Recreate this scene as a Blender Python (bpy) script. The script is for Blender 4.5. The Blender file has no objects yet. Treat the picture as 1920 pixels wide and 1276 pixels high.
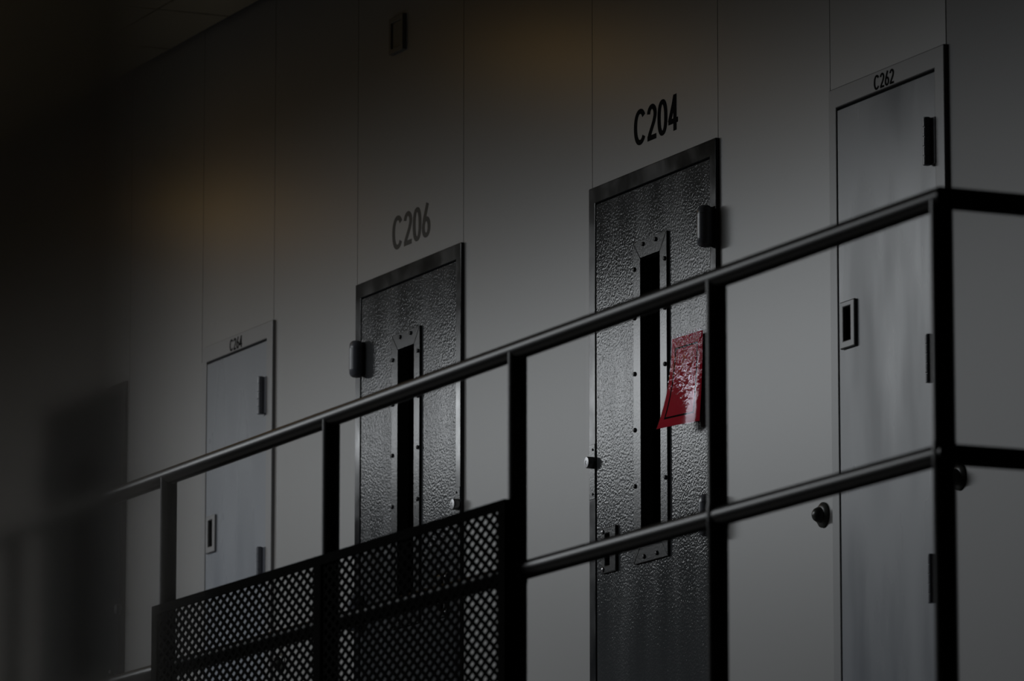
import bpy, bmesh, math, random
from mathutils import Vector, Matrix
random.seed(7)
SC = bpy.context.scene
COL = SC.collection
R = math.radians

# ------------------------------------------------------------------ camera, world, light, exposure
YAW, PITCH, ROLL = R(65.5566), R(9.5693), R(0.0222)
EYE = Vector((15.461, -7.5, 1.5))
cy, sy, cp, sp = math.cos(YAW), math.sin(YAW), math.cos(PITCH), math.sin(PITCH)
FWD = Vector((-sy*cp, cy*cp, sp))
_r0 = Vector((cy, sy, 0)); _u0 = _r0.cross(FWD)
RIGHT = math.cos(ROLL)*_r0 + math.sin(ROLL)*_u0
UP = -math.sin(ROLL)*_r0 + math.cos(ROLL)*_u0
cam = bpy.data.cameras.new('camera')
cam.lens = 200.0; cam.sensor_width = 36.0; cam.sensor_fit = 'HORIZONTAL'
cam.clip_start = 0.05; cam.clip_end = 200
cam.dof.use_dof = True; cam.dof.focus_distance = 17.3; cam.dof.aperture_fstop = 6.0
cam_o = bpy.data.objects.new('camera', cam); COL.objects.link(cam_o)
m = Matrix.Identity(4)
for i in range(3):
    m[i][0] = RIGHT[i]; m[i][1] = UP[i]; m[i][2] = -FWD[i]; m[i][3] = EYE[i]
cam_o.matrix_world = m
SC.camera = cam_o

SC.view_settings.view_transform = 'Standard'
SC.view_settings.look = 'None'
SC.view_settings.gamma = 1.0
SC.view_settings.use_curve_mapping = False
SC.view_settings.exposure = 0.0

W = bpy.data.worlds.new('World'); SC.world = W; W.use_nodes = True
W.node_tree.nodes['Background'].inputs[0].default_value = (0.7, 0.8, 1.0, 1)
W.node_tree.nodes['Background'].inputs[1].default_value = 0.004

def area(name, loc, sx, sy_, col, power, rot=(0, 0, 0), spread=180):
    l = bpy.data.lights.new(name, 'AREA'); l.shape = 'RECTANGLE'; l.size = sx; l.size_y = sy_
    l.color = col; l.energy = power; l.spread = R(spread)
    o = bpy.data.objects.new(name, l); COL.objects.link(o); o.location = loc; o.rotation_euler = rot
    return o

CEIL = 6.135            # drop ceiling
TIER = 2.70             # upper walkway floor
SKY_X = (-15.0, -1.6); SKY_Y = (-7.0, -4.15)
# daylight falling through the skylight glazing over the dayroom
area('skylight_daylight', ((SKY_X[0]+SKY_X[1])/2, (SKY_Y[0]+SKY_Y[1])/2, CEIL+0.24),
     SKY_X[1]-SKY_X[0]-0.1, SKY_Y[1]-SKY_Y[0]-0.1, (0.93, 0.97, 1.0), 870, spread=171.0)
# dim warm lamps in the ceiling over the walkway
LAMPS = [(-7.05, -1.40), (-3.55, -1.50)]

# ------------------------------------------------------------------ helpers
def at(px, py, y):
    """point of the photograph (1920x1276) on the plane Y = y"""
    d = (px-960)/10667.14*RIGHT + (638-py)/10667.14*UP + FWD
    return EYE + d*((y-EYE.y)/d.y)

def link(name, bm, mat, parent=None, bevel=0.0, smooth=False, segs=2):
    me = bpy.data.meshes.new(name)
    bmesh.ops.recalc_face_normals(bm, faces=bm.faces)
    bm.to_mesh(me); bm.free()
    o = bpy.data.objects.new(name, me); COL.objects.link(o)
    if mat: me.materials.append(mat)
    if smooth:
        for p in me.polygons: p.use_smooth = True
        me.set_sharp_from_angle(angle=R(38))
    if bevel:
        b = o.modifiers.new('edge', 'BEVEL'); b.width = bevel; b.segments = segs; b.limit_method = 'ANGLE'; b.angle_limit = R(40)
    if parent:
        o.parent = parent
        o.matrix_parent_inverse = Matrix.Translation(parent.location).inverted()
    return o

def empty(name, loc=(0, 0, 0)):
    o = bpy.data.objects.new(name, None); COL.objects.link(o); o.location = loc; o.empty_display_size = 0.1
    return o

def tag(o, label=None, cat=None, group=None, kind=None):
    if label: o['label'] = label
    if cat: o['category'] = cat
    if group: o['group'] = group
    if kind: o['kind'] = kind
    return o

def box(bm, x0, x1, y0, y1, z0, z1):
    v = [bm.verts.new((x, y, z)) for x in (x0, x1) for y in (y0, y1) for z in (z0, z1)]
    for f in ((0, 1, 3, 2), (4, 6, 7, 5), (0, 4, 5, 1), (2, 3, 7, 6), (0, 2, 6, 4), (1, 5, 7, 3)):
        bm.faces.new([v[i] for i in f])

def slab(bm, a0, a1, b0, b1, holes, c0, c1, axis='Y'):
    """a flat plate with rectangular holes; plane axes a, b, thickness c0..c1 along axis"""
    A = sorted({a0, a1} | {min(max(h[i], a0), a1) for h in holes for i in (0, 1)})
    B = sorted({b0, b1} | {min(max(h[i], b0), b1) for h in holes for i in (2, 3)})
    def solid(i, j):
        if i < 0 or j < 0 or i >= len(A)-1 or j >= len(B)-1: return False
        a = (A[i]+A[i+1])/2; b = (B[j]+B[j+1])/2
        return not any(h[0] < a < h[1] and h[2] < b < h[3] for h in holes)
    vs = {}
    def V(i, j, k):
        key = (i, j, k)
        if key not in vs:
            a, b, c = A[i], B[j], (c0, c1)[k]
            vs[key] = bm.verts.new((a, c, b) if axis == 'Y' else (a, b, c) if axis == 'Z' else (c, a, b))
        return vs[key]
    for i in range(len(A)-1):
        for j in range(len(B)-1):
            if not solid(i, j): continue
            for k in (0, 1):
                bm.faces.new([V(i, j, k), V(i+1, j, k), V(i+1, j+1, k), V(i, j+1, k)])
            if not solid(i-1, j): bm.faces.new([V(i, j, 0), V(i, j+1, 0), V(i, j+1, 1), V(i, j, 1)])
            if not solid(i+1, j): bm.faces.new([V(i+1, j, 0), V(i+1, j+1, 0), V(i+1, j+1, 1), V(i+1, j, 1)])
            if not solid(i, j-1): bm.faces.new([V(i, j, 0), V(i+1, j, 0), V(i+1, j, 1), V(i, j, 1)])
            if not solid(i, j+1): bm.faces.new([V(i, j+1, 0), V(i+1, j+1, 0), V(i+1, j+1, 1), V(i, j+1, 1)])

def lathe(bm, origin, axis, prof, n=28):
    """prof = [(distance along axis, radius)...]"""
    ax = Vector(axis).normalized(); o = Vector(origin)
    u = ax.orthogonal().normalized(); w = ax.cross(u)
    rings = []
    for t, r in prof:
        if r < 1e-6: rings.append([bm.verts.new(o+ax*t)])
        else: rings.append([bm.verts.new(o+ax*t+r*(math.cos(2*math.pi*k/n)*u+math.sin(2*math.pi*k/n)*w)) for k in range(n)])
    for a, b in zip(rings, rings[1:]):
        for k in range(n):
            l = (k+1) % n
            if len(a) == 1 and len(b) == 1: continue
            if len(a) == 1: bm.faces.new([a[0], b[k], b[l]])
            elif len(b) == 1: bm.faces.new([a[k], a[l], b[0]])
            else: bm.faces.new([a[k], a[l], b[l], b[k]])
    for rg in (rings[0], rings[-1]):
        if len(rg) > 1: bm.faces.new(rg)

def pipe(bm, pts, r, n=20):
    """round pipe through pts with mitred corners"""
    P = [Vector(p) for p in pts]
    rings = []
    u = None
    for i, p in enumerate(P):
        d0 = (P[i]-P[i-1]).normalized() if i else (P[1]-P[0]).normalized()
        d1 = (P[i+1]-P[i]).normalized() if i < len(P)-1 else d0
        tan = (d0+d1).normalized()
        z = Vector((0, 0, 1)) if abs(d0.z) < 0.9 else Vector((1, 0, 0))
        s = d0.cross(z).normalized(); t = s.cross(d0).normalized()
        ring = []
        for k in range(n):
            a = 2*math.pi*k/n
            q = p + r*(math.cos(a)*s+math.sin(a)*t)
            q = q - d0*((q-p).dot(tan)/d0.dot(tan))      # slide onto the mitre plane
            ring.append(bm.verts.new(q))
        rings.append(ring)
    for a, b in zip(rings, rings[1:]):
        for k in range(n):
            l = (k+1) % n
            bm.faces.new([a[k], a[l], b[l], b[k]])
    bm.faces.new(rings[0]); bm.faces.new(rings[-1])

# ------------------------------------------------------------------ materials
def mat(name, col, rough=0.5, spec=0.5, metal=0.0, coat=0.0, bump=None, mottle=None, roughvar=None, stretch=None):
    """bump=(scale, strength, distance)  mottle=(scale, amount)  roughvar=(scale, amount)  stretch=(sx,sy,sz)"""
    M = bpy.data.materials.new(name); M.use_nodes = True
    N, L = M.node_tree.nodes, M.node_tree.links
    B = N['Principled BSDF']
    B.inputs['Base Color'].default_value = (*col, 1); B.inputs['Roughness'].default_value = rough
    B.inputs['Specular IOR Level'].default_value = spec; B.inputs['Metallic'].default_value = metal
    B.inputs['Coat Weight'].default_value = coat
    tc = N.new('ShaderNodeTexCoord'); mp = N.new('ShaderNodeMapping'); L.new(tc.outputs['Object'], mp.inputs[0])
    if stretch: mp.inputs['Scale'].default_value = stretch
    def noise(scale, detail=3, src=None):
        n = N.new('ShaderNodeTexNoise'); n.inputs['Scale'].default_value = scale; n.inputs['Detail'].default_value = detail
        L.new((src or mp).outputs[0] if src is None else src.outputs['Object'], n.inputs['Vector']); return n
    if bump:
        n = noise(bump[0], 2, tc)
        b = N.new('ShaderNodeBump'); b.inputs['Strength'].default_value = bump[1]; b.inputs['Distance'].default_value = bump[2]
        L.new(n.outputs['Fac'], b.inputs['Height']); L.new(b.outputs[0], B.inputs['Normal'])
    if mottle:
        n = noise(mottle[0], 4)
        mx = N.new('ShaderNodeMix'); mx.data_type = 'RGBA'
        mx.inputs[6].default_value = (*[c*(1-mottle[1]) for c in col], 1); mx.inputs[7].default_value = (*[min(1, c*(1+mottle[1])) for c in col], 1)
        L.new(n.outputs['Fac'], mx.inputs[0]); L.new(mx.outputs[2], B.inputs['Base Color'])
    if roughvar:
        n = noise(roughvar[0], 4)
        r = N.new('ShaderNodeMapRange'); r.inputs['From Min'].default_value = 0.3; r.inputs['From Max'].default_value = 0.7
        r.inputs['To Min'].default_value = max(0.02, rough-roughvar[1]); r.inputs['To Max'].default_value = rough+roughvar[1]
        L.new(n.outputs['Fac'], r.inputs['Value']); L.new(r.outputs[0], B.inputs['Roughness'])
    return M

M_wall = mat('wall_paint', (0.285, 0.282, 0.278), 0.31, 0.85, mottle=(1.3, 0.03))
M_wall_right = mat('wall_paint_right', (0.16, 0.158, 0.158), 0.42, 0.6)  # darker, rougher copy of the wall paint, right of the joint
M_dark = mat('dark_brown_wall', (0.05, 0.045, 0.04), 0.7, 0.3)
M_back = mat('bare_block', (0.05, 0.05, 0.05), 0.9, 0.1)
M_tile = mat('ceiling_tile', (0.42, 0.38, 0.29), 0.95, 0.1, bump=(60, 0.2, 0.002))
M_plenum = mat('ceiling_void', (0.02, 0.02, 0.02), 0.9, 0.1)
M_floor = mat('floor_concrete', (0.05, 0.045, 0.04), 0.6, 0.4, mottle=(2, 0.15))
M_steel_door = mat('hammered_grey_paint', (0.062, 0.066, 0.070), 0.12, 0.23, bump=(125, 0.5, 0.0011), roughvar=(2.4, 0.06), stretch=(3, 1, 0.5))
M_frame_dark = mat('dark_grey_paint', (0.022, 0.024, 0.027), 0.16, 0.45, roughvar=(6, 0.08))
M_trim_dark = mat('dark_grey_trim', (0.03, 0.032, 0.034), 0.16, 0.4, bump=(150, 0.3, 0.0005))
M_screw = mat('blackened_screw', (0.012, 0.012, 0.014), 0.45, 0.4)
M_hinge = mat('gunmetal', (0.14, 0.15, 0.175), 0.28, 0.7)
M_util = mat('pale_grey_enamel', (0.26, 0.28, 0.315), 0.27, 0.5, mottle=(2.5, 0.07), roughvar=(1.8, 0.09), stretch=(2.2, 1, 0.5))
M_util_frame = mat('pale_frame_enamel', (0.29, 0.29, 0.295), 0.30, 0.5)
M_chrome = mat('brushed_steel', (0.35, 0.35, 0.36), 0.30, 0.5, metal=0.8)
M_pull = mat('dull_pull_plate', (0.24, 0.24, 0.245), 0.36, 0.5, metal=0.2)
M_black = mat('black_lettering', (0.004, 0.004, 0.004), 0.8, 0.08)
M_black_warm = mat('black_lettering_warm_sheen', (0.012, 0.011, 0.004), 0.4, 0.25)  # same black vinyl, with the warm lamp reflection put into its colour
M_rail = mat('dark_rail_paint', (0.022, 0.0215, 0.021), 0.34, 0.13)
M_mesh = mat('black_mesh_steel', (0.012, 0.012, 0.0115), 0.7, 0.0)
M_stop = mat('dark_rubber', (0.05, 0.052, 0.047), 0.35, 0.5)
M_red = mat('red_paper', (0.86, 0.010, 0.042), 0.7, 0.08, mottle=(6, 0.12))
M_line = mat('printed_black', (0.012, 0.003, 0.005), 0.95, 0.0)
M_cover = mat('grey_cover_plate', (0.20, 0.19, 0.17), 0.5, 0.4)
M_alu = mat('aluminium', (0.3, 0.3, 0.31), 0.4, 0.5, metal=0.7)

def glass(name, col, rough, ior=1.45):
    M = bpy.data.materials.new(name); M.use_nodes = True
    N, L = M.node_tree.nodes, M.node_tree.links
    N.remove(N['Principled BSDF'])
    g = N.new('ShaderNodeBsdfGlass'); g.inputs['Color'].default_value = (*col, 1); g.inputs['Roughness'].default_value = rough; g.inputs['IOR'].default_value = ior
    L.new(g.outputs[0], N['Material Output'].inputs[0]); return M
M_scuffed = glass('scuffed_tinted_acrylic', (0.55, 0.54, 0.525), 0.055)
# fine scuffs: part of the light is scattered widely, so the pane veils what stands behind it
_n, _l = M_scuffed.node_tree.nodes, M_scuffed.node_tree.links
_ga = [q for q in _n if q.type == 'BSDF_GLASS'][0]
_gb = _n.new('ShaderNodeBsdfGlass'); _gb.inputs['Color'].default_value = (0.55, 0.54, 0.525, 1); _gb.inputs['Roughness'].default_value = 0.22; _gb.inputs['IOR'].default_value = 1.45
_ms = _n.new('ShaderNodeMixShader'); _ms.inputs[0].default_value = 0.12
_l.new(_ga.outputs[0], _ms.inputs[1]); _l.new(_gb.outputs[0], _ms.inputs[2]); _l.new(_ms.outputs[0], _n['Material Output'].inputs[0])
M_pane = glass('door_glass', (0.25, 0.25, 0.25), 0.05)
M_skyglass = glass('skylight_glass', (0.9, 0.95, 1.0), 0.2)

# clear sleeve: thin film, mostly see-through, shiny
M_sleeve = bpy.data.materials.new('clear_plastic_sleeve'); M_sleeve.use_nodes = True
_n, _l = M_sleeve.node_tree.nodes, M_sleeve.node_tree.links
_n.remove(_n['Principled BSDF'])
_t = _n.new('ShaderNodeBsdfTransparent'); _t.inputs[0].default_value = (0.93, 0.92, 0.93, 1)
_g = _n.new('ShaderNodeBsdfGlossy'); _g.inputs['Roughness'].default_value = 0.07; _g.inputs[0].default_value = (0.95, 0.90, 1.0, 1)
_fr = _n.new('ShaderNodeLayerWeight'); _fr.inputs[0].default_value = 0.5
_pw = _n.new('ShaderNodeMath'); _pw.operation = 'POWER'; _pw.inputs[1].default_value = 4.4
_tc = _n.new('ShaderNodeTexCoord'); _ns = _n.new('ShaderNodeTexNoise'); _ns.inputs['Scale'].default_value = 70; _ns.inputs['Detail'].default_value = 2
_bp = _n.new('ShaderNodeBump'); _bp.inputs['Strength'].default_value = 0.5; _bp.inputs['Distance'].default_value = 0.006
_mx = _n.new('ShaderNodeMixShader')
_l.new(_tc.outputs['Object'], _ns.inputs['Vector']); _l.new(_ns.outputs['Fac'], _bp.inputs['Height'])
_sx = _n.new('ShaderNodeSeparateXYZ'); _mr = _n.new('ShaderNodeMapRange')
_mr.inputs['From Min'].default_value = 4.14; _mr.inputs['From Max'].default_value = 4.36; _mr.inputs['To Min'].default_value = 0.04; _mr.inputs['To Max'].default_value = 1.0
_l.new(_tc.outputs['Object'], _sx.inputs[0]); _l.new(_sx.outputs['Z'], _mr.inputs['Value']); _l.new(_mr.outputs[0], _bp.inputs['Strength'])
_l.new(_bp.outputs[0], _g.inputs['Normal']); _l.new(_bp.outputs[0], _fr.inputs['Normal'])
_l.new(_fr.outputs[1], _pw.inputs[0]); _l.new(_pw.outputs[0], _mx.inputs[0]); _l.new(_t.outputs[0], _mx.inputs[1]); _l.new(_g.outputs[0], _mx.inputs[2])
_l.new(_mx.outputs[0], _n['Material Output'].inputs[0])

# ------------------------------------------------------------------ the setting
F204, F206, F208 = -0.432, -2.316, -5.468       # left edge of each cell door frame
CW = 0.895                                      # cell door frame width
F262, F264 = 1.195, -3.765                      # left edge of each utility door frame
UW = 0.690
HEAD = 4.943                                    # top of every door frame
doors = [(F204, CW), (F206, CW), (F208, CW), (F262, UW), (F264, UW)]

# cell wall: big panels with thin open joints that run up from the door jambs
J = 0.0035
holes = [(x+0.012, x+w-0.012, TIER, HEAD-0.012) for x, w in doors]
XR = 1.880                                      # joint at the right jamb of the utility door
for jx in (-4.556, -3.794, -3.092, -2.327, -1.427, -0.428, 0.458, 1.184):
    holes.append((jx-J/2, jx+J/2, HEAD-0.05 if jx not in () else TIER, CEIL+0.2))
bm = bmesh.new(); slab(bm, -14.0, XR-0.004, 0.0, CEIL+0.25, holes, 0.0, 0.20)
tag(link('wall_north', bm, M_wall), kind='structure')
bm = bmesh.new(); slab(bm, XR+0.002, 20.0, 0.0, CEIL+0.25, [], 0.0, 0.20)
tag(link('wall_east_bay', bm, M_wall_right), kind='structure').name = 'wall_right'
bm = bmesh.new(); box(bm, -14.0, 20.0, 1.6, 1.7, 0, CEIL+0.25)
for px in (-14.0, -6.6, -3.9, -2.9, -0.9, 0.8, 20.0): box(bm, px-0.05, px+0.05, 0.2, 1.6, 0, CEIL+0.25)
tag(link('wall_rear', bm, M_back), kind='structure')
bm = bmesh.new(); box(bm, -22.0, 20.0, -13.2, -13.0, 0, CEIL+0.25); tag(link('wall_south', bm, M_dark), kind='structure')
bm = bmesh.new(); box(bm, -22.2, -22.0, -13.0, 0, 0, CEIL+0.25); tag(link('wall_west', bm, M_dark), kind='structure')
bm = bmesh.new(); box(bm, 20.0, 20.2, -13.0, 1.7, 0, CEIL+0.25); tag(link('wall_east', bm, M_dark), kind='structure')
bm = bmesh.new(); box(bm, -22.2, 20.2, -13.2, 1.7, -0.2, 0.0); tag(link('floor', bm, M_floor), kind='structure')
# drop ceiling: tiles with open dark joints, 610 mm grid, a gap along the cell wall, the skylight well
T = 0.61
gaps = [(SKY_X[0], SKY_X[1], SKY_Y[0], SKY_Y[1])]
for k in range(-31, 39):
    x = -3.50+T*k
    if -22 < x < 20: gaps.append((x-0.006, x+0.006, -13.0, 0))
for k in range(0, 21): gaps.append((-22, 20, -0.303-T*k-0.006, -0.303-T*k+0.006))
for lx, ly in LAMPS: gaps.append((lx-0.15, lx+0.15, ly-0.15, ly+0.15))
bm = bmesh.new(); slab(bm, -22.0, 20.0, -13.0, -0.022, gaps, CEIL, CEIL+0.02, 'Z')
tag(link('ceiling', bm, M_tile), kind='structure')
bm = bmesh.new(); slab(bm, -22.2, 20.2, -13.2, 1.7, [(SKY_X[0], SKY_X[1], SKY_Y[0], SKY_Y[1])], CEIL+0.25, CEIL+0.30, 'Z')
tag(link('ceiling_deck', bm, M_plenum), kind='structure')
# skylight: glazing over the well, metal curb round it
w1 = tag(empty('window_1', ((SKY_X[0]+SKY_X[1])/2, (SKY_Y[0]+SKY_Y[1])/2, CEIL)), kind='structure')
bm = bmesh.new(); slab(bm, SKY_X[0]-0.03, SKY_X[1]+0.03, SKY_Y[0]-0.03, SKY_Y[1]+0.03, [(SKY_X[0], SKY_X[1], SKY_Y[0], SKY_Y[1])], CEIL-0.01, CEIL+0.32, 'Z')
link('curb', bm, M_plenum, w1)
bm = bmesh.new(); box(bm, SKY_X[0], SKY_X[1], SKY_Y[0], SKY_Y[1], CEIL+0.27, CEIL+0.28); link('glazing', bm, M_skyglass, w1)
# upper walkway slab
bm = bmesh.new(); box(bm, -22.0, 5.36, -1.99, 0.0, TIER-0.22, TIER)
tag(link('floor_tier', bm, M_floor, bevel=0.01), kind='structure')

# warm ceiling lamps over the walkway
for i, (lx, ly) in enumerate(LAMPS):
    t = tag(empty('ceiling_light', (lx, ly, CEIL)), 'recessed square warm lamp in the walkway ceiling' + (', near the far cell doors' if i == 0 else ', nearer the red sign'), 'ceiling light', 'warm lamps over the walkway')
    bm = bmesh.new(); slab(bm, lx-0.17, lx+0.17, ly-0.17, ly+0.17, [(lx-0.14, lx+0.14, ly-0.14, ly+0.14)], CEIL-0.006, CEIL+0.1, 'Z'); link('housing', bm, M_alu, t)
    area('lamp_glow', (lx, ly, CEIL+0.01), 0.26, 0.26, (1.0, 0.54, 0.06), 1.35)

# ------------------------------------------------------------------ doors
def screw_at(parent, x, z, y, mtl, r=0.0072, h=0.006):
    bm = bmesh.new(); lathe(bm, (x, y, z), (0, -1, 0), [(-0.001, r), (h*0.45, r), (h*0.85, r*0.7), (h, 0)], 14)
    return link('screw', bm, mtl, parent, smooth=True)

def door_frame(parent, x0, w, jl, jr, head, mtl, proud=0.012):
    bm = bmesh.new()
    slab(bm, x0, x0+w, TIER, HEAD, [(x0+jl, x0+w-jr, TIER-1, HEAD-head)], -proud, 0.14)
    return link('frame', bm, mtl, parent, bevel=0.003)

def cell_door(name, x0, hinge, label):
    """dark steel cell door: frame, leaf with slot window, riveted window trim, hinges, pull, deadbolt"""
    d = tag(empty(name, (x0+CW/2, 0, TIER)), label, 'cell door', None, 'structure')
    fl = (lambda u: u) if hinge == 'right' else (lambda u: CW-u)
    def rng(a, b):
        a, b = fl(a), fl(b); return x0+min(a, b), x0+max(a, b)
    door_frame(d, x0, CW, 0.047, 0.042, 0.054, M_frame_dark)
    lx0, lx1 = x0+0.0492, x0+CW-0.0445
    wx0, wx1, wz0, wz1 = x0+0.382, x0+0.519, 3.772, 4.659
    sl0, sl1 = rng(0.127, 0.157)
    bm = bmesh.new()
    slab(bm, lx0, lx1, TIER+0.012, HEAD-0.0565, [(wx0, wx1, wz0, wz1), (sl0, sl1, 3.737, 3.835)], -0.009, 0.040)
    link('leaf', bm, M_steel_door, d, bevel=0.002)
    # window trim: four mitred strips read as one riveted ring
    bm = bmesh.new()
    o = [(x0+0.331, 3.716), (x0+0.567, 3.716), (x0+0.567, 4.715), (x0+0.331, 4.715)]
    n = [(wx0, wz0), (wx1, wz0), (wx1, wz1), (wx0, wz1)]
    g = 0.0006
    for k in range(4):
        a, b, c, e = o[k], o[(k+1) % 4], n[(k+1) % 4], n[k]
        cx = sum(p[0] for p in (a, b, c, e))/4; cz = sum(p[1] for p in (a, b, c, e))/4
        pts = []
        for p in (a, b, c, e):
            dx, dz = cx-p[0], cz-p[1]; ln = math.hypot(dx, dz)
            pts.append((p[0]+dx/ln*g, p[1]+dz/ln*g))
        f = [bm.verts.new((p[0], -0.017, p[1])) for p in pts]; r = [bm.verts.new((p[0], -0.0085, p[1])) for p in pts]
        bm.faces.new(f); bm.faces.new(r[::-1])
        for q in range(4): bm.faces.new([f[q], f[(q+1) % 4], r[(q+1) % 4], r[q]])
    tr = link('window_trim', bm, M_trim_dark, d, bevel=0.0012)
    for zz in (4.630, 4.478, 4.304, 4.130, 3.956, 3.800):
        screw_at(tr, x0+0.342, zz, -0.017, M_screw); screw_at(tr, x0+0.555, zz, -0.017, M_screw)
    for xx in (0.404, 0.493):
        screw_at(tr, x0+xx, 4.700, -0.017, M_screw); screw_at(tr, x0+xx, 3.733, -0.017, M_screw)
    bm = bmesh.new(); box(bm, wx0, wx1, 0.024, 0.030, wz0, wz1); link('glass_pane', bm, M_pane, d)
    # flush pull with a slot
    hx0, hx1 = rng(0.098, 0.203)
    bm = bmesh.new(); slab(bm, hx0, hx1, 3.713, 3.856, [(sl0, sl1, 3.737, 3.835)], -0.018, -0.0085)
    pl = link('pull_plate', bm, M_trim_dark, d, bevel=0.0035)
    sx = hx0+0.013 if hinge == 'right' else hx1-0.013
    for zz in (3.726, 3.843): screw_at(pl, sx, zz, -0.018, M_chrome, 0.008, 0.005)
    bm = bmesh.new(); slab(bm, sl0-0.004, sl1+0.004, 3.733, 3.839, [(sl0, sl1, 3.737, 3.835)], -0.0083, 0.038)
    box(bm, sl0-0.004, sl1+0.004, 0.034, 0.038, 3.733, 3.839); link('pull_recess', bm, M_screw, d)
    # heavy barrel hinges
    hc = x0+(CW-0.0435+0.012 if hinge == 'right' else 0.049+0.012)
    for zz in (4.675, 3.801, 2.930):
        bm = bmesh.new()
        H = 0.064
        lathe(bm, (hc, -0.033, zz-H), (0, 0, 1), [(0, 0), (0.001, 0.012), (0.005, 0.019), (0.012, 0.0235), (0.026, 0.0245), (0.0262, 0.0232), (0.0275, 0.0232), (0.0278, 0.0245),
              (2*H-0.0278, 0.0245), (2*H-0.0275, 0.0232), (2*H-0.0262, 0.0232), (2*H-0.026, 0.0245), (2*H-0.012, 0.0235), (2*H-0.005, 0.019), (2*H-0.001, 0.012), (2*H, 0)], 32)
        hg = link('hinge', bm, M_hinge, d, smooth=True)
        bm = bmesh.new(); box(bm, hc-0.019, hc+0.019, -0.032, -0.008, zz-H+0.006, zz+H-0.006); link('hinge_block', bm, M_frame_dark, hg, bevel=0.003)
    # deadbolt and its cover on the lock jamb
    a, b = rng(0.003, 0.044)
    bm = bmesh.new(); box(bm, a, b, -0.0132, -0.008, 3.956, 4.129); lk = link('lock_cover', bm, M_trim_dark, d, bevel=0.001)
    bm = bmesh.new(); lathe(bm, (x0+fl(0.022), -0.0132, 4.072), (0, -1, 0), [(0, 0.0185), (0.015, 0.0185), (0.019, 0.0165), (0.0195, 0.006), (0.0185, 0.005), (0.0185, 0)], 28)
    link('key_cylinder', bm, M_chrome, lk, smooth=True)
    for zz in (4.112, 3.972): screw_at(lk, x0+fl(0.030), zz, -0.0132, M_screw, 0.004, 0.003)
    return d

def utility_door(name, x0, label, text):
    d = tag(empty(name, (x0+UW/2, 0, TIER)), label, 'utility door', None, 'structure')
    fr = door_frame(d, x0, UW, 0.046, 0.056, 0.060, M_util_frame)
    lx0, lx1 = x0+0.0475, x0+UW-0.0575
    px0, px1, pz0, pz1 = x0+0.067, x0+0.156, 4.174, 4.311
    ho = (px0+0.021, px1-0.025, pz0+0.023, pz1-0.018)
    bm = bmesh.new(); slab(bm, lx0, lx1, TIER+0.012, HEAD-0.067, [ho], -0.009, 0.032)
    link('leaf', bm, M_util, d, bevel=0.002)
    bm = bmesh.new(); slab(bm, px0, px1, pz0, pz1, [ho], -0.018, -0.0085); link('pull_plate', bm, M_pull, d, bevel=0.0035)
    bm = bmesh.new(); slab(bm, ho[0]-0.004, ho[1]+0.004, ho[2]-0.004, ho[3]+0.004, [ho], -0.0084, 0.030)
    box(bm, ho[0]-0.004, ho[1]+0.004, 0.022, 0.030, ho[2]-0.004, ho[3]+0.004); link('pull_recess', bm, M_screw, d)
    hc = lx1-0.024
    for zz in (4.680, 4.068, 3.455, 2.88):
        bm = bmesh.new(); prof = [(0, 0), (0, 0.0095)]
        for k in range(5):
            a, b = k*0.0272, (k+1)*0.0272
            prof += [(a+0.0008, 0.0115), (b-0.0030, 0.0115), (b-0.0026, 0.0090), (b-0.0004, 0.0090)]
        prof += [(0.136, 0.0095), (0.136, 0)]
        lathe(bm, (hc, -0.024, zz-0.068), (0, 0, 1), prof, 24)
        hg = link('hinge', bm, M_hinge, d)
        bm = bmesh.new(); box(bm, hc-0.004, hc+0.030, -0.0145, -0.0085, zz-0.066, zz+0.066)
        box(bm, hc-0.005, hc+0.012, -0.024, -0.0085, zz-0.066, zz+0.066); link('hinge_leaf', bm, M_hinge, hg, bevel=0.0008)
    nb = lettering('door_number', text, x0+0.279, 4.8885, 0.043, 0.120, -0.0121, M_black, fr)
    return d

# ------------------------------------------------------------------ lettering (built stroke by stroke)
def arc(cx, cz, rx, rz, a0, a1, n=22, p=2.0):
    out = []
    for k in range(n+1):
        a = R(a0+(a1-a0)*k/n); c, s = math.cos(a), math.sin(a)
        out.append((cx+rx*math.copysign(abs(c)**(2/p), c), cz+rz*math.copysign(abs(s)**(2/p), s)))
    return out
GL = {
 'C': (0.80, [arc(0.365, 0.5, 0.280, 0.432, 38, 322, 34, 2.2)]),
 '2': (0.64, [arc(0.285, 0.715, 0.200, 0.217, 172, -28, 20) + [(0.40, 0.49), (0.27, 0.32), (0.15, 0.17), (0.105, 0.07)], [(0.015, 0.072), (0.555, 0.072)]]),
 '0': (0.64, [arc(0.285, 0.5, 0.203, 0.432, 0, 360, 40, 2.3)]),
 '4': (0.64, [[(0.395, 0.0), (0.395, 1.0)], [(0.385, 0.955), (0.30, 0.74), (0.06, 0.27)], [(0.0, 0.275), (0.575, 0.275)]]),
 '6': (0.62, [arc(0.275, 0.305, 0.195, 0.238, 0, 360, 34, 2.15), [(0.098, 0.40), (0.135, 0.53), (0.22, 0.70), (0.37, 1.0)]]),
}
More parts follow.
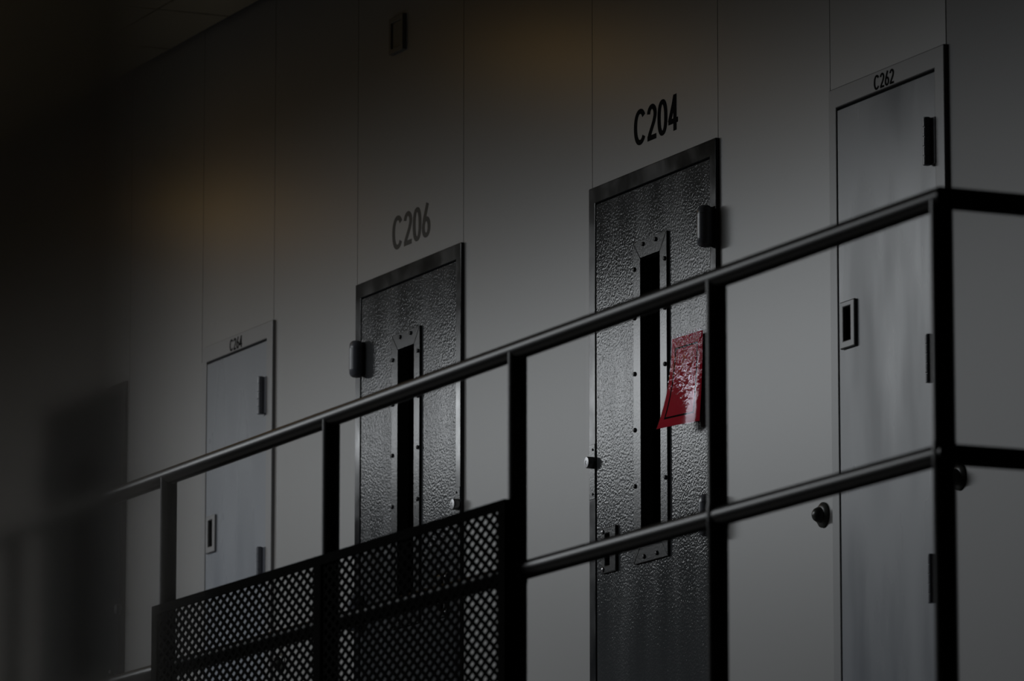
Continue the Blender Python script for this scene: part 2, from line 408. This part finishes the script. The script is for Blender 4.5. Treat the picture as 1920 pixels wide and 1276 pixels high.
def lettering(name, text, x, z, h, width, y, mtl, parent=None):
    total = sum(GL[c][0] for c in text)-0.07
    sx = width/total
    bm = bmesh.new(); cx = 0.0; lift = 0.0
    for c in text:
        adv, strokes = GL[c]
        for st in strokes:
            lift += 0.00002
            closed = math.hypot(st[0][0]-st[-1][0], st[0][1]-st[-1][1]) < 1e-4
            pts = st[:-1] if closed else st
            nn = len(pts); rows = []
            for i, p in enumerate(pts):
                a = pts[(i-1) % nn] if (closed or i) else p
                b = pts[(i+1) % nn] if (closed or i < nn-1) else p
                dx, dz = b[0]-a[0], b[1]-a[1]; ln = math.hypot(dx, dz)
                nx, nz = -dz/ln*0.098, dx/ln*0.072
                rows.append([bm.verts.new((x+(cx+p[0]+s*nx)*sx, yy, z+(p[1]+s*nz)*h)) for s, yy in ((1, y-0.0004-lift), (-1, y-0.0004-lift), (-1, y+0.0005), (1, y+0.0005))])
            rng = range(nn if closed else nn-1)
            for i in rng:
                a, b = rows[i], rows[(i+1) % nn]
                for q in range(4): bm.faces.new([a[q], a[(q+1) % 4], b[(q+1) % 4], b[q]])
            if not closed:
                bm.faces.new(rows[0]); bm.faces.new(rows[-1])
        cx += adv
    return link(name, bm, mtl, parent)

d1 = cell_door('door_1', F204, 'right', 'dark grey steel cell door with a red paper taped beside its slot window')
d2 = cell_door('door_2', F206, 'left', 'dark grey steel cell door hinged at its left, below the number C206')
d3 = cell_door('door_3', F208, 'left', 'blurred dark steel cell door seen through the tinted pane at far left')
d4 = utility_door('door_4', F262, 'pale grey narrow utility door C262 at the corner of the railing', 'C262')
d5 = utility_door('door_5', F264, 'pale grey narrow utility door C264 left of cell door C206', 'C264')
n1 = tag(lettering('door_number', 'C204', -0.124, 5.022, 0.113, 0.308, 0.0, M_black), 'crisp black number C204 on the wall over the red-tagged door', 'door number', 'wall numbers over cell doors')
n2 = tag(lettering('door_number', 'C206', -2.022, 5.013, 0.116, 0.320, 0.0, M_black_warm), 'glossy black number C206 with a painted warm sheen on the wall over the left-hinged cell door', 'door number', 'wall numbers over cell doors')

# ------------------------------------------------------------------ red paper in a clear sleeve, taped to the C204 door
SX0, SX1, SZ1, SH = 0.186, 0.394, 4.379, 0.290
def sheet_pt(u, v, off):
    """u 0..1 left-right, v 0..1 top-bottom; the lower left corner curls off the door"""
    c = 0.004 + (v**2.2)*(0.043*(1-u)**1.1+0.010) + 0.004*math.sin(3.1*u)*(v) - 0.004*max(0.0, (u-0.9)/0.1)**2
    return Vector((SX0+(SX1-SX0)*u-0.004*v, -0.0215-c-off, SZ1-SH*v-0.003*u*(1-v)))
def sheet(bm, u0, u1, v0, v1, off, nu=16, nv=24, wr=0.0, th=0.0004):
    g = [[None]*(nv+1) for _ in range(nu+1)]; h = [[None]*(nv+1) for _ in range(nu+1)]
    for i in range(nu+1):
        for j in range(nv+1):
            u = u0+(u1-u0)*i/nu; v = v0+(v1-v0)*j/nv
            w = wr*(math.sin(23*u+9*v)+math.sin(31*v-17*u))*0.5*math.exp(-((v-0.25)/0.28)**2)
            p = sheet_pt(u, v, off+w)
            g[i][j] = bm.verts.new(p); h[i][j] = bm.verts.new(p+Vector((0, th, 0)))
    for i in range(nu):
        for j in range(nv):
            bm.faces.new([g[i][j], g[i+1][j], g[i+1][j+1], g[i][j+1]]); bm.faces.new([h[i][j], h[i][j+1], h[i+1][j+1], h[i+1][j]])
    for i in range(nu):
        bm.faces.new([g[i][0], h[i][0], h[i+1][0], g[i+1][0]]); bm.faces.new([g[i][nv], g[i+1][nv], h[i+1][nv], h[i][nv]])
    for j in range(nv):
        bm.faces.new([g[0][j], g[0][j+1], h[0][j+1], h[0][j]]); bm.faces.new([g[nu][j], h[nu][j], h[nu][j+1], g[nu][j+1]])
sign = tag(empty('red_notice', ((SX0+SX1)/2, -0.03, SZ1-SH)), 'curled red paper in a shiny clear sleeve taped to the dark door', 'notice')
bm = bmesh.new(); sheet(bm, 0.012, 0.988, 0.035, 0.992, 0.0); link('paper', bm, M_red, sign, smooth=True)
bm = bmesh.new()
for r in ((0.13, 0.16, 0.14, 0.90), (0.835, 0.865, 0.14, 0.90), (0.13, 0.865, 0.14, 0.158), (0.13, 0.865, 0.880, 0.90)):
    sheet(bm, *r, 0.0006, 12, 20)
link('printed_border', bm, M_line, sign)
bm = bmesh.new(); sheet(bm, 0.0, 1.0, 0.0, 1.0, 0.0016, 40, 50, 0.0012, 0.0001); link('clear_sleeve', bm, M_sleeve, sign, smooth=True)

# ------------------------------------------------------------------ door stops and the cover plate high on the wall
def stop(x, z, label):
    t = tag(empty('door_stop', (x, 0, z)), label, 'door stop', 'round wall door stops')
    bm = bmesh.new(); lathe(bm, (x, 0.0, z), (0, -1, 0), [(0, 0.037), (0.004, 0.037), (0.010, 0.030), (0.013, 0.022)], 30); link('flange', bm, M_stop, t, smooth=True)
    bm = bmesh.new(); lathe(bm, (x, -0.0125, z), (0, -1, 0), [(0, 0.0225), (0.008, 0.0215), (0.016, 0.017), (0.021, 0.010), (0.023, 0)], 30); link('rubber_dome', bm, M_stop, t, smooth=True)
    return t
stop(1.118, 3.718, 'dark dome door stop on the wall left of the C262 door')
stop(1.925, 3.722, 'dark dome door stop half hidden by the railing corner post')
stop(-2.998, 3.706, 'dark dome door stop seen through the mesh below the C264 door')
cb = tag(empty('wall_cover_plate', (-1.97, 0, 5.757)), 'small square grey cover plate high on the wall near the ceiling', 'cover plate')
bm = bmesh.new(); slab(bm, -2.031, -1.911, 5.694, 5.820, [(-2.012, -1.930, 5.712, 5.802)], -0.014, 0.0); link('rim', bm, M_cover, cb, bevel=0.002)
bm = bmesh.new(); box(bm, -2.012, -1.930, -0.007, 0.0, 5.712, 5.802); link('face_plate', bm, M_cover, cb)
for zz in (5.720, 5.794): screw_at(cb, -1.937, zz, -0.007, M_chrome, 0.004, 0.003)

# ------------------------------------------------------------------ railing
YR = -1.92; RP = 0.0235; ZT, ZM = 3.744, 3.209
PX = [-12.4, -11.3, -10.2, -9.1, -8.0, -6.9, -5.8, -4.7, -3.6, -2.54, -1.45, -0.385, 0.894, 2.057, 3.216, 4.285, 5.325]
XC = 5.325
rl = tag(empty('railing', (0, YR, TIER)), 'dark painted pipe railing with two rails along the upper walkway', 'railing')
bm = bmesh.new(); pipe(bm, [(-13.5, YR, ZT), (XC, YR, ZT), (XC, -0.002, ZT)], RP, 28); link('top_rail', bm, M_rail, rl, smooth=True)
bm = bmesh.new(); pipe(bm, [(-13.5, YR, ZM), (XC, YR, ZM), (XC, -0.002, ZM)], RP*0.96, 28); link('mid_rail', bm, M_rail, rl, smooth=True)
for x in PX:
    bm = bmesh.new(); lathe(bm, (x, YR, TIER), (0, 0, 1), [(0, 0.06), (0.008, 0.06), (0.0085, RP), (ZM-TIER-0.03, RP), (ZM-TIER-0.022, RP*1.06), (ZM-TIER+0.022, RP*1.06), (ZM-TIER+0.03, RP), (ZT-TIER-0.004, RP*0.995)], 24)
    link('post', bm, M_rail, rl, smooth=True)
for xx in (XC,):
    for zz in (ZT, ZM):
        bm = bmesh.new(); lathe(bm, (XC, 0.0, zz), (0, -1, 0), [(0, 0.05), (0.008, 0.05), (0.009, RP)], 24); link('wall_flange', bm, M_rail, rl, smooth=True)

# ------------------------------------------------------------------ expanded metal infill panel on the dayroom side of the railing
PXL, PXM, PXR, PZT, PZB = 0.904, 2.066, 3.252, 3.378, 2.76
YF = -1.970
mp = tag(empty('mesh_panel', ((PXL+PXR)/2, YF, PZB)), 'black diamond mesh panel fixed to the lower left part of the railing', 'mesh panel')
bm = bmesh.new(); slab(bm, PXL, PXR, PZB, PZT, [(PXL+0.040, PXM, PZB+0.03, PZT-0.025), (PXM+0.045, PXR-0.040, PZB+0.03, PZT-0.025)], YF, YF+0.005)
for a, b in ((PXL, PXL+0.005), (PXM+0.02, PXM+0.025), (PXR-0.005, PXR)): box(bm, a, b, YF+0.005, YF+0.028, PZB, PZT)
link('frame', bm, M_mesh, mp)
pxp, pzp, ins, th = 0.0508, 0.0290, 0.61, 0.003
bm = bmesh.new()
nx, nz = int((PXR-PXL)/pxp), int((PZT-PZB)/pzp)
for i in range(2*nx+1):
    for j in range(2*nz+1):
        if (i+j) % 2: continue
        cx, cz = PXL+0.012+i*pxp/2, PZB+0.012+j*pzp/2
        if not (PXL+0.02 < cx < PXR-0.02 and PZB+0.01 < cz < PZT-0.01): continue
        D = [(1, 0), (0, 1), (-1, 0), (0, -1)]
        ring = {}
        for s in (1.0, ins):
            for k, yy in enumerate((YF+0.0055, YF+0.0055+th)):
                ring[s, k] = [bm.verts.new((cx+dx*pxp/2*s, yy, cz+dz*pzp/2*s)) for dx, dz in D]
        for q in range(4):
            l = (q+1) % 4
            bm.faces.new([ring[1.0, 0][q], ring[1.0, 0][l], ring[ins, 0][l], ring[ins, 0][q]])
            bm.faces.new([ring[1.0, 1][q], ring[ins, 1][q], ring[ins, 1][l], ring[1.0, 1][l]])
            bm.faces.new([ring[ins, 0][q], ring[ins, 0][l], ring[ins, 1][l], ring[ins, 1][q]])
link('mesh', bm, M_mesh, mp)
for x in (PXL+0.02, PXM+0.02, PXR-0.02):
    for zz in (ZM,):
        bm = bmesh.new(); box(bm, x-0.018, x+0.018, YF+0.005, YR-RP+0.003, zz-0.015, zz+0.015); link('clip', bm, M_mesh, mp)

# ------------------------------------------------------------------ scuffed tinted glazing panel close to the photographer
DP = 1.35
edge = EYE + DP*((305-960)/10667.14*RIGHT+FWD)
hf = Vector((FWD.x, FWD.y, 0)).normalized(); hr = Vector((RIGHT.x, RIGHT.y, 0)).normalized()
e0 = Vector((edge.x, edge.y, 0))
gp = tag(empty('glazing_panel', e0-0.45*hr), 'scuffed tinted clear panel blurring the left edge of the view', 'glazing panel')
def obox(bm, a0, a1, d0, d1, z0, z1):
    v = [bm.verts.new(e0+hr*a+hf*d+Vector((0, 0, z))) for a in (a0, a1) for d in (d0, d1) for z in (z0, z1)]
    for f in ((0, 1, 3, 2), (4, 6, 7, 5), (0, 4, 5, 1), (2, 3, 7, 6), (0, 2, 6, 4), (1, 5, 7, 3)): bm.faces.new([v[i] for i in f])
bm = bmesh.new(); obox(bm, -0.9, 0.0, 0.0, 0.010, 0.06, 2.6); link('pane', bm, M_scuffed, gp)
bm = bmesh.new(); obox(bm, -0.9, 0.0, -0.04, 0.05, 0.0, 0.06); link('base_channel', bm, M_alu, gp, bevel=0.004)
